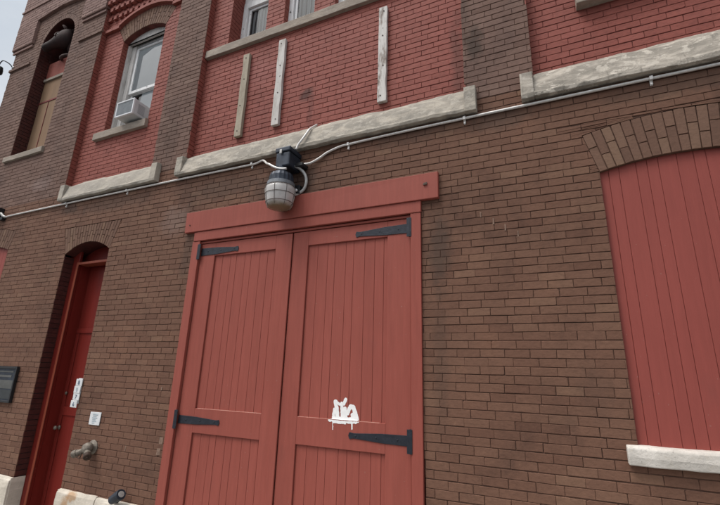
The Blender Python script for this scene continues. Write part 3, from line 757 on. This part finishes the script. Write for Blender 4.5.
# white spray-painted scribble across the middle rail of the right leaf
gs = MB()
def G(zx, zz):   # positions on the door face
    return (zx, zz)
def stroke(pts, w, y):
    global _gk
    for (a, b) in zip(pts[:-1], pts[1:]):
        a, b = Vector(a), Vector(b); d = (b - a); L = d.length; n = max(2, int(L / .006))
        for i in range(n + 1):          # a run of small ragged dabs
            c = a + d * (i / n) + Vector((rnd(-.0022, .0022), rnd(-.0022, .0022))); r = w / 2 * rnd(.78, 1.08)
            gs.add([(c.x + r * math.cos(t) * rnd(.9, 1.1), y - .0004 - _gk, c.y + r * math.sin(t) * rnd(.9, 1.1)) for t in [2 * math.pi * q / 11 for q in range(11)]], [tuple(range(11))])
            _gk += .0000016
_gk = 0
yb = .0315; yr = .0116
ST = [([(-1.999, 1.675), (-1.987, 1.760)], .022), ([(-1.980, 1.833), (-1.963, 1.757), (-1.945, 1.676)], .032), ([(-1.975, 1.833), (-1.936, 1.812)], .020),
      ([(-1.900, 1.676), (-1.907, 1.760), (-1.913, 1.818)], .024), ([(-1.872, 1.858), (-1.890, 1.815)], .024), ([(-1.876, 1.771), (-1.864, 1.676)], .028),
      ([(-1.829, 1.787), (-1.843, 1.729)], .020), ([(-1.843, 1.745), (-1.819, 1.796), (-1.788, 1.792), (-1.771, 1.751), (-1.748, 1.690)], .030),
      ([(-1.796, 1.725), (-1.785, 1.676)], .024), ([(-1.777, 1.776), (-1.768, 1.681)], .026), ([(-1.995, 1.685), (-1.745, 1.685)], .020)]
for pts, w in ST: stroke(pts, w * 1.40, yb)
gs.box(-2.02, -1.74, yr + .001, yb, 1.6735, 1.6748)
for pts, w in (([(-2.028, 1.659), (-1.95, 1.658), (-1.86, 1.656), (-1.74, 1.660)], .020), ([(-1.99, 1.648), (-1.86, 1.645)], .016), ([(-1.989, 1.648), (-1.985, 1.584)], .009), ([(-1.789, 1.65), (-1.787, 1.602)], .014), ([(-2.04, 1.663), (-2.02, 1.663)], .012), ([(-1.735, 1.664), (-1.722, 1.665)], .010)):
    stroke(pts, w, yr)
gs.build('graffiti', 'spray', dr, recalc=False)

# ------------------------------------------------------------------ things fixed to the wall
# weathered wooden strips on the middle red panel
def batten(label, x, z0, z1, w, mat, seed):
    o = empty('wooden_batten', (x, .10, z0), label, 'wood strip', 'wooden strips on the middle red panel')
    s = MB(); n = 26
    vs = []
    for i in range(n + 1):
        z = z0 + (z1 - z0) * i / n
        a = noise.noise(Vector((z * 3, seed, 0))) * .012; b = noise.noise(Vector((z * 4, seed + 9, 3))) * .010; c = noise.noise(Vector((z * 6, seed, 8))) * .004
        vs += [(x - w / 2 + a, .096, z), (x - w / 2 + a, .05 + c, z), (x + w / 2 + b, .05 - c, z), (x + w / 2 + b, .096, z)]
    fs = [(0, 1, 2, 3), (n * 4 + 3, n * 4 + 2, n * 4 + 1, n * 4)]
    for i in range(n):
        for q in range(4): fs.append((i * 4 + q, (i + 1) * 4 + q, (i + 1) * 4 + (q + 1) % 4, i * 4 + (q + 1) % 4))
    s.add(vs, fs); s.build('strip', mat, o, bevel=.003)
    for f in (.06, .36, .68, .95):
        s = MB(); s.lathe([(.009, 0), (.009, .003), (0, .004)], (x + rnd(-.015, .015), .049, z0 + (z1 - z0) * f), (0, -1, 0), 8)
        s.build('nail', 'rustmetal', o)
batten('tan weathered wooden strip, the leftmost of three on the red panel', -3.655, 5.12, 6.45, .105, 'woodtan', 1)
batten('peeling white wooden strip with short spacing to the tan strip beside it', -3.05, 5.15, 6.49, .108, 'woodwhite', 2)
batten('worn white wooden strip with grey bare patches, standing alone right of the other two', -1.565, 5.10, 6.45, .105, 'woodgrey', 3)

# conduit along the foot of the ledges
CZ = 4.598
cd = empty('electrical_conduit', (-8.7, -.03, CZ), 'thin pale metal conduit running along the wall under the limestone ledges', 'conduit')
def smooth_path(pts, k=6):
    P = [Vector(p) for p in pts]; out = []
    for i in range(len(P) - 1):
        a, b, c, d = P[max(i - 1, 0)], P[i], P[i + 1], P[min(i + 2, len(P) - 1)]
        for q in range(k):
            t = q / k
            out.append(.5 * ((2 * b) + (c - a) * t + (2 * a - 5 * b + 4 * c - d) * t * t + (3 * b - a - 3 * c + d) * t ** 3))
    out.append(P[-1]); return out
lft = [(-8.72, -.02, CZ - .01), (-8.4, -.02, CZ), (-6.5, -.02, CZ + .003), (-4.5, -.02, CZ), (-3.40, -.02, CZ - .008), (-3.22, -.025, CZ - .01), (-3.09, -.05, CZ - .005), (-2.93, -.17, 4.465), (-2.83, -.25, 4.395), (-2.742, -.27, 4.335), (-2.655, -.27, 4.295), (-2.58, -.25, 4.292)]
rgt = [(-2.60, -.16, 4.38), (-2.54, -.05, 4.435), (-2.42, -.03, 4.437), (-2.30, -.025, 4.48), (-2.20, -.02, 4.535), (-2.04, -.02, CZ - .02), (-1.9, -.02, CZ - .012), (-1.3, -.02, CZ), (0, -.02, CZ + .002), (XR, -.02, CZ)]
for path in (lft, rgt):
    s = MB(); s.tube(smooth_path(path), .0135, 10); s.build('tube', 'conduit', cd, True)
for x in (-7.0, -5.57, -3.28, -1.93, -.63, .95, 2.5):
    s = MB(); z = CZ if x != -1.93 else CZ - .014
    s.box(x - .012, x + .012, -.040, .002, z - .018, z + .018, .001); s.box(x - .010, x + .010, -.012, .002, z - .06, z - .016, .001); s.lathe([(.012, 0), (.011, .006), (0, .008)], (x, -.012, z - .047), (0, -1, 0), 8)
    s.build('clip', 'conduit', cd, bevel=.002)

jb = empty('junction_box', (-8.85, 0, 4.6), 'small dark junction box at the left end of the conduit', 'junction box')
s = MB(); s.box(-9.03, -8.84, -.11, -.002, 4.61, 4.77, .003); s.build('body', 'black', jb, bevel=.008)
s = MB(); s.tube(smooth_path([(-8.86, -.055, 4.66), (-8.80, -.055, 4.65), (-8.76, -.04, 4.61), (-8.72, -.02, CZ - .01)]), .024, 10); s.build('elbow', 'pipe', jb, True)
s = MB(); s.box(-8.83, -8.73, -.06, -.002, 4.53, 4.59, .004); s.build('bracket', 'black', jb, bevel=.006)

# white wire over the ledge
s = MB(); s.tube(smooth_path([(-2.56, -.12, 4.60), (-2.545, -.112, 4.66), (-2.50, -.098, 4.735), (-2.46, -.062, 4.84), (-2.445, -.028, 4.905), (-2.435, .03, 4.965), (-2.428, .085, 5.02)]), .0125, 8)
tag(s.build('white_cable', 'conduit', None, True), 'short white cable crossing the limestone ledge above the lamp', 'cable')

# wall lamp: junction housing, ribbed collar, caged globe
LX, LY = -2.682, -.19
lamp = empty('wall_lamp', (LX, 0, 4.3), 'industrial caged wall lamp with frosted globe over the red carriage doors', 'lamp')
s = MB(); s.box(-2.752, -2.562, -.24, -.002, 4.345, 4.522, .003); s.build('housing', 'darkmetal', lamp, bevel=.015)
s = MB(); s.box(-2.762, -2.552, -.25, -.002, 4.525, 4.585, .002); s.build('housing_lid', 'darkmetal', lamp, bevel=.014)
s = MB(); s.box(-2.69, -2.66, -.262, -.251, 4.50, 4.55, .001); s.build('latch', 'pipe', lamp, bevel=.003)
s = MB(); s.lathe([(.05, 4.36), (.052, 4.285), (.085, 4.275), (.122, 4.255), (.134, 4.22), (.136, 4.155), (.140, 4.150)], (LX, LY, 0), (0, 0, 1), 36, .035); s.build('ribbed_collar', 'darkmetal', lamp)
s = MB(); s.lathe([(.140, 4.150), (.157, 4.146), (.160, 4.105), (.148, 4.095)], (LX, LY, 0), (0, 0, 1), 36); s.build('collar_rim', 'rimgrey', lamp)
s = MB(); prof = [(.146, 4.10), (.162, 4.092), (.170, 4.06), (.164, 4.00), (.150, 3.92), (.142, 3.885), (.126, 3.858), (.07, 3.846), (.0, 3.845)]
s.lathe(prof, (LX, LY, 0), (0, 0, 1), 64, .022); s.build('globe', 'globe', lamp, True)
s = MB()
for q in range(8):
    t = 2 * math.pi * (q + .3) / 8
    s.tube([(LX + math.cos(t) * (r + .006), LY + math.sin(t) * (r + .006), h) for r, h in prof[:-2]], .003, 6)
for h, r in ((4.00, .170), (3.905, .153), (4.092, .168)):
    s.tube([(LX + math.cos(2 * math.pi * q / 32) * r, LY + math.sin(2 * math.pi * q / 32) * r, h) for q in range(33)], .003, 6)
s.build('cage', 'wire', lamp)
s = MB(); s.tube(smooth_path([(-2.60, -.13, 4.375), (-2.56, -.10, 4.385), (-2.50, -.06, 4.345), (-2.455, -.04, 4.27), (-2.45, -.03, 4.19), (-2.48, -.03, 4.11), (-2.55, -.05, 4.06), (-2.60, -.07, 4.055)]), .018, 10); s.build('curved_pipe', 'pipe', lamp, True)
s = MB(); s.box(-2.58, -2.51, -.075, -.002, 4.06, 4.16, .004); s.build('mounting_arm', 'black', lamp, bevel=.006)
s = MB(); s.box(-2.60, -2.46, -.12, -.002, 4.375, 4.42, .003); s.build('mounting_arm', 'black', lamp, bevel=.006)
s = MB(); s.lathe([(.016, 0), (.016, .02), (.008, .026), (0, .027)], (-2.54, -.078, 4.09), (0, -1, 0), 10); s.build('bright_bolt', 'white', lamp, True)

# air conditioner in the left upper window
ac = empty('air_conditioner', (-5.95, .1, 5.9), 'grey white window air conditioner box poking out of the lower sash', 'air conditioner')
ax0, ax1, ay0, ay1, az0, az1 = -6.13, -5.73, -.09, .33, 5.93, 6.20
s = MB(); s.box(ax0, ax1, ay0 + .02, ay1, az0, az1); s.build('cabinet', 'acwhite', ac, bevel=.012)
s = MB(); sash(s, ax0 - .004, ax1 + .004, az0 - .004, az1 + .004, ay0, ay0 + .03, .024); s.build('front_rim', 'brightblind', ac, bevel=.006)
s = MB()
for i in range(26):
    x = ax0 + .03 + i * (ax1 - ax0 - .06) / 26; s.box(x, x + .006, ay0 + .008, ay0 + .02, az0 + .022, az1 - .022)
s.build('grille', 'acgrille', ac)
s = MB()
for i in range(7):
    z = az0 + .05 + i * .025; s.box(ax1 - .001, ax1 + .003, .0, .12, z, z + .010)
s.build('side_louvre', 'acgrille', ac)

# horse head looking out of the niche
hh = empty('horse_head_sculpture', (-8.62, .40, 8.12), 'dark cast horse head looking out of the arched niche on the tower', 'sculpture')
def skin(name, nodes, edges, mat, parent, sub=2):
    off = world_loc(parent); me = bpy.data.meshes.new(name)
    me.from_pydata([tuple(Vector(n[:3]) - off) for n in nodes], edges, [])
    o = bpy.data.objects.new(name, me); col.objects.link(o); o.parent = parent
    sk = o.modifiers.new('skin', 'SKIN'); sk.use_smooth_shade = True
    for i, n in enumerate(nodes):
        r = n[3]; me.skin_vertices[0].data[i].radius = r if isinstance(r, tuple) else (r, r)
    me.skin_vertices[0].data[0].use_root = True
    su = o.modifiers.new('sub', 'SUBSURF'); su.levels = sub; su.render_levels = sub
    me.materials.append(M[mat]); return o
A = Vector((-.30, -.17, -.245)).normalized(); SD = Vector((.49, -.87, 0)).normalized(); UP = SD.cross(A).normalized()
if UP.z < 0: UP = -UP
H0 = Vector((-8.70, .16, 8.60))
def hp(t, sd, up): return H0 + A * t + SD * sd + UP * up
def loft(mb, rings, n=22):
    vs = []
    for t, a, b, off in rings:
        vs += [hp(t * 1.04 - .01, 1.2 * a * math.cos(q), off + 1.14 * b * math.sin(q)) for q in [2 * math.pi * i / n for i in range(n)]]
    fs = [(i * n + q, i * n + (q + 1) % n, (i + 1) * n + (q + 1) % n, (i + 1) * n + q) for i in range(len(rings) - 1) for q in range(n)]
    mb.add(vs, fs + [tuple(range(n - 1, -1, -1)), tuple((len(rings) - 1) * n + q for q in range(n))])
s = MB()
loft(s, [(-.19, .03, .04, .06), (-.17, .075, .095, .05), (-.10, .115, .150, .01), (-.02, .128, .178, -.02), (.06, .125, .172, -.028), (.14, .105, .140, -.015), (.21, .080, .103, .0), (.29, .064, .080, .002), (.36, .062, .073, -.006), (.42, .066, .074, -.014), (.465, .056, .060, -.018), (.485, .03, .035, -.02)])
s.tube(smooth_path([(-8.50, .52, 8.00), (-8.53, .46, 8.18), (-8.58, .37, 8.38), (-8.63, .28, 8.54), (-8.67, .22, 8.62)]), [v.x for v in smooth_path([(.20, 0, 0), (.19, 0, 0), (.17, 0, 0), (.15, 0, 0), (.10, 0, 0)])], 20)
s.build('head', 'horse', hh, True)
for sg in (1, -1):
    s = MB(); s.tube([hp(-.10, .07 * sg, .12), hp(-.115, .078 * sg, .18), hp(-.105, .082 * sg, .235), hp(-.085, .08 * sg, .275)], [.028, .038, .026, .004], 10); s.build('ear', 'horsepale', hh, True)
    s = MB(); s.lathe([(.001, -.02), (.018, -.013), (.024, 0), (.018, .013), (.001, .02)], hp(.075, .112 * sg, .065), SD, 14); s.build('eye', 'black', hh, True)
    s = MB(); s.tube([hp(.075 + .062 * math.cos(q), (.116 - .03 * abs(math.sin(q)) * 0) * sg - .012 * sg * math.sin(q), .062 + .050 * math.sin(q)) for q in [math.pi * (i - 1) / 10 for i in range(13)]], .014, 8); s.build('brow', 'horsepale', hh, True)
    s = MB(); s.lathe([(.001, -.012), (.014, -.006), (.018, .002), (.001, .010)], hp(.435, .055 * sg, .018), SD, 10); s.build('nostril', 'black', hh, True)
    s = MB(); s.tube([hp(.47, .045 * sg, -.035), hp(.42, .064 * sg, -.042), (hp(.36, .060 * sg, -.040)), hp(.31, .060 * sg, -.035)], .007, 6); s.build('mouth_line', 'black', hh, True)
s = MB(); s.tube([hp(.02, .0, .142), hp(.12, .0, .115), hp(.22, 0, .088), hp(.32, 0, .070), hp(.42, 0, .050), hp(.47, 0, .025)], [.030, .052, .042, .036, .040, .026], 12); s.build('blaze', 'horsepale', hh, True)
s = MB(); s.tube([(-8.60 + .215 * math.cos(t), .33 - .20 * math.sin(t), 8.20 - .08 * math.sin(t)) for t in [math.pi * (q - 2) / 14 for q in range(19)]], .030, 10); s.build('collar', 'horsepale', hh, True)
s = MB(); s.tube(smooth_path([(-8.60, .20, 8.82), (-8.52, .28, 8.70), (-8.46, .37, 8.50), (-8.42, .42, 8.30)]), .04, 10); s.build('mane', 'horse', hh, True)

# house-number tiles on the edge of the entry
def digit(ch, x, y, z, h, mat, parent):
    c = bpy.data.curves.new('digit', 'FONT'); c.body = ch; c.size = h; c.align_x = 'CENTER'; c.extrude = .001
    t = bpy.data.objects.new('digit', c); col.objects.link(t)
    bpy.context.view_layer.update()
    me = bpy.data.meshes.new_from_object(t.evaluated_get(bpy.context.evaluated_depsgraph_get()))
    bpy.data.objects.remove(t)
    o = bpy.data.objects.new('digit', me); col.objects.link(o); me.materials.clear(); me.materials.append(M[mat])
    o.parent = parent
    off = world_loc(parent); o.rotation_euler = (math.pi / 2, 0, 0); o.location = Vector((x, y, z)) - off
    return o
nx = -5.785
hn = empty('house_number', (nx, -.01, 1.6), 'column of four small white house number tiles at the edge of the red entry door', 'house number')
s = MB(); s.box(nx - .02, nx + .055, -.012, .004, 1.615, 1.93); s.build('backing_strip', 'white', hn)
for q, (ch, dx, mt) in enumerate((('8', .012, 'ink'), ('0', .0, 'inkpale'), ('7', .006, 'ink'), ('6', -.012, 'ink'))):
    z = 1.875 - q * .090; a = rnd(-.05, .05)
    s = MB(); s.box(nx - .062 + dx, nx + .062 + dx, -.020 - q % 2 * .002, -.013, z - .040, z + .046, .002); t = s.build('tile', 'white', hn, bevel=.003)
    digit(ch, nx + dx, -.0235, z - .022, .072, mt, t)

nb = empty('paper_notice', (-5.345, 0, 1.385), 'small white rectangular notice on the brick wall beside the entry', 'notice')
s = MB(); s.box(-5.440, -5.240, -.014, -.002, 1.383, 1.535, .003); s.build('board', 'white', nb, bevel=.003)
s = MB()
for q, (a, b) in enumerate(((.055, .15), (.06, .125), (.05, .145), (.06, .12), (.055, .14), (.06, .11))): s.box(-5.44 + a, -5.44 + b, -.0155, -.0142, 1.512 - q * .020 - .009, 1.512 - q * .020)
s.build('print_line', 'inkpale', nb)

# dark glazed plaque at the far left
pq = empty('wall_plaque', (-7.55, 0, 1.54), 'dark framed plaque with grey bands, cut by the left edge of the view', 'plaque')
s = MB(); sash(s, -7.93, -7.20, 1.545, 2.048, -.045, -.004, .030); s.build('frame', 'black', pq, bevel=.004)
s = MB(); s.box(-7.90, -7.23, -.02, -.004, 1.575, 2.02); s.build('back_board', 'darkmetal', pq)
M['plq'] = plain('grey_plaque_print', (.085, .085, .08), .4, 0, .2, 6); M['plq2'] = plain('slate_plaque_print', (.032, .036, .038), .4, 0, .2, 6)
s = MB(); s.box(-7.88, -7.25, -.023, -.0205, 1.735, 1.855); s.build('grey_band', 'plq', pq)
s = MB(); s.box(-7.88, -7.25, -.023, -.0205, 1.595, 1.72); s.build('slate_band', 'plq2', pq)
s = MB(); s.box(-7.80, -7.30, -.023, -.0205, 1.965, 1.985); s.box(-7.84, -7.33, -.023, -.0205, 1.895, 1.925); s.build('grey_line', 'plq', pq)

# twin-outlet hose connection
fc = empty('hose_connection', (-5.285, 0, 1.10), 'dull metal twin outlet fire hose connection on the brick wall right of the entry', 'hose connection')
s = MB(); s.lathe([(.082, 0), (.082, .010), (.074, .016), (.05, .022), (.045, .04)], (-5.285, -.001, 1.135), (0, -1, 0), 28); s.build('wall_flange', 'brass', fc, True)
s = MB(); s.lathe([(.046, .035), (.064, .05), (.068, .085), (.058, .115), (.035, .13), (0, .134)], (-5.275, 0, 1.13), (0, -1, 0), 24); s.build('body', 'brass', fc, True)
def outlet(d, mat_cap, length):
    c = Vector((-5.275, -.075, 1.12)); d = Vector(d).normalized()
    s = MB(); s.lathe([(.046, .02), (.036, .06), (.032, length - .05), (.038, length - .045), (.038, length - .02)], c, d, 20); o = s.build('outlet', 'brass', fc, True)
    s = MB(); s.lathe([(.042, length - .022), (.044, length + .02), (.038, length + .03), (.014, length + .033), (.012, length + .045), (0, length + .047)], c, d, 20, .03); s.build('cap', mat_cap, o)
outlet((-.85, -.40, -.36), 'brass', .15); outlet((.75, -.45, -.45), 'rustmetal', .125)
s = MB(); s.tube(smooth_path([(-5.29, -.13, 1.09), (-5.30, -.14, 1.03), (-5.33, -.15, 1.04), (-5.37, -.14, 1.07)]), .006, 6); s.build('chain', 'rustmetal', fc, True)

# small floodlight lying against the base stone
fl = empty('bullet_floodlight', (-4.62, -.06, .64), 'small dark bullet floodlight tilted up on the cream base stone', 'floodlight')
ax = Vector((.86, -.10, .46)).normalized(); c = Vector((-4.70, -.085, .645))
s = MB(); s.lathe([(.03, 0), (.048, .02), (.05, .10), (.056, .105), (.056, .18), (.052, .19)], c, ax, 20, .02); s.build('body', 'darkmetal', fl)
s = MB(); s.lathe([(.034, .188), (.032, .194), (0, .196)], c, ax, 20); s.build('lens', 'pipe', fl)
s = MB(); s.tube([c + ax * .06, Vector((-4.69, -.05, .63)), Vector((-4.69, -.03, .622))], .012, 8); s.lathe([(.03, 0), (.03, .012), (0, .013)], (-4.69, -.03, .612), (0, 0, 1), 12); s.build('bracket', 'black', fl)

# security lamp on a thin arm at the tower corner
sc = empty('security_camera', (-10.2, 0, 8.15), 'dark security camera on a thin curved arm at the tower corner against the sky', 'camera')
s = MB(); s.tube(smooth_path([(-10.12, -.01, 8.21), (-10.12, -.07, 8.25), (-10.17, -.13, 8.29), (-10.25, -.15, 8.32), (-10.33, -.15, 8.30), (-10.36, -.15, 8.22), (-10.34, -.145, 8.16)]), .011, 8); s.build('arm', 'darkmetal', sc, True)
s = MB(); s.lathe([(.02, .085), (.045, .07), (.062, 0), (.065, -.06), (.05, -.095), (0, -.11)], (-10.30, -.14, 8.105), (.35, -.1, 1), 18); s.build('housing', 'black', sc, True)
s = MB(); s.lathe([(.035, 0), (.035, .012), (.0, .02)], (-10.12, -.001, 8.21), (0, -1, 0), 12); s.build('mount', 'pipe', sc, True)

# ------------------------------------------------------------------ ground
def struct(o): o['kind'] = 'structure'; return o
s = MB(); s.add([(-400, -400, -.13), (400, -400, -.13), (400, 400, -.13), (-400, 400, -.13)], [(0, 1, 2, 3)]); struct(s.build('road', 'asphalt'))
s = MB(); s.box(-60, 60, -3.2, -.052, -.4, 0); struct(s.build('pavement', 'concrete'))

# ------------------------------------------------------------------ sky, sun, camera
w = bpy.data.worlds.new('World'); scene.world = w; w.use_nodes = True; nt = w.node_tree; nt.nodes.clear(); k = NT(nt)
out = k.n('ShaderNodeOutputWorld'); bg = k.n('ShaderNodeBackground'); sky = k.n('ShaderNodeTexSky'); sky.sky_type = 'NISHITA'; sky.sun_disc = False
SUN_EL, SUN_AZ = 61, 222            # azimuth clockwise from +Y
sky.sun_elevation = math.radians(SUN_EL); sky.sun_rotation = math.radians(SUN_AZ); sky.air_density = 1.2; sky.dust_density = 2.5
tc = k.n('ShaderNodeTexCoord'); mp = k.n('ShaderNodeMapping'); mp.inputs['Scale'].default_value = (1, 1, 2.2); k.l(tc.outputs['Generated'], mp.inputs[0])
cl = k.noise(mp.outputs[0], 2.2, 6, .6, .3)
cloud = k.ramp(cl, [(.3, (5.2, 5.75, 6.4)), (.65, (6.9, 7.15, 7.45))])
el_, az_ = math.radians(SUN_EL), math.radians(SUN_AZ)
dp = k.n('ShaderNodeVectorMath', operation='DOT_PRODUCT'); k.l(tc.outputs['Generated'], dp.inputs[0]); dp.inputs[1].default_value = (math.sin(az_) * math.cos(el_), math.cos(az_) * math.cos(el_), math.sin(el_))
lobe = k.ramp(dp.outputs['Value'], [(.70, 0.0), (1.0, 1.0)], 'EASE')       # glow added round the sun, out of view, to brighten the facade
cloud = k.mix(lobe, cloud, (30.0, 29.2, 28.4))
k.l(k.mix(.90, sky.outputs[0], cloud), bg.inputs[0]); bg.inputs[1].default_value = .085
k.l(bg.outputs[0], out.inputs[0])
sd = bpy.data.lights.new('sun', 'SUN'); sd.energy = 1.5; sd.angle = math.radians(22); sd.color = (1, .97, .93)
so = bpy.data.objects.new('sun', sd); col.objects.link(so); so.location = (-6, -10, 14)
az, el = math.radians(SUN_AZ), math.radians(SUN_EL)
dirv = Vector((math.sin(az) * math.cos(el), math.cos(az) * math.cos(el), math.sin(el)))
so.rotation_euler = dirv.to_track_quat('Z', 'Y').to_euler()

cam = bpy.data.cameras.new('camera'); co = bpy.data.objects.new('camera', cam); col.objects.link(co); scene.camera = co
cam.sensor_width = 36; cam.lens = 21.0447; cam.clip_end = 2000; cam.clip_start = .05
R_ = Vector((.91111032, .41113944, .02902337)); U_ = Vector((.08809289, -.26304133, .96075434)); W_ = Vector((-.40263834, .87279644, .27587813))
m3 = Matrix((R_, U_, -W_)).transposed(); co.matrix_world = Matrix.Translation((0, -3.8, 2.1)) @ m3.to_4x4()
scene.view_settings.view_transform = 'Standard'; scene.view_settings.look = 'None'; scene.view_settings.gamma = 1; scene.view_settings.use_curve_mapping = False
scene.view_settings.exposure = 0.42
scene.render.resolution_x = 1024; scene.render.resolution_y = 718
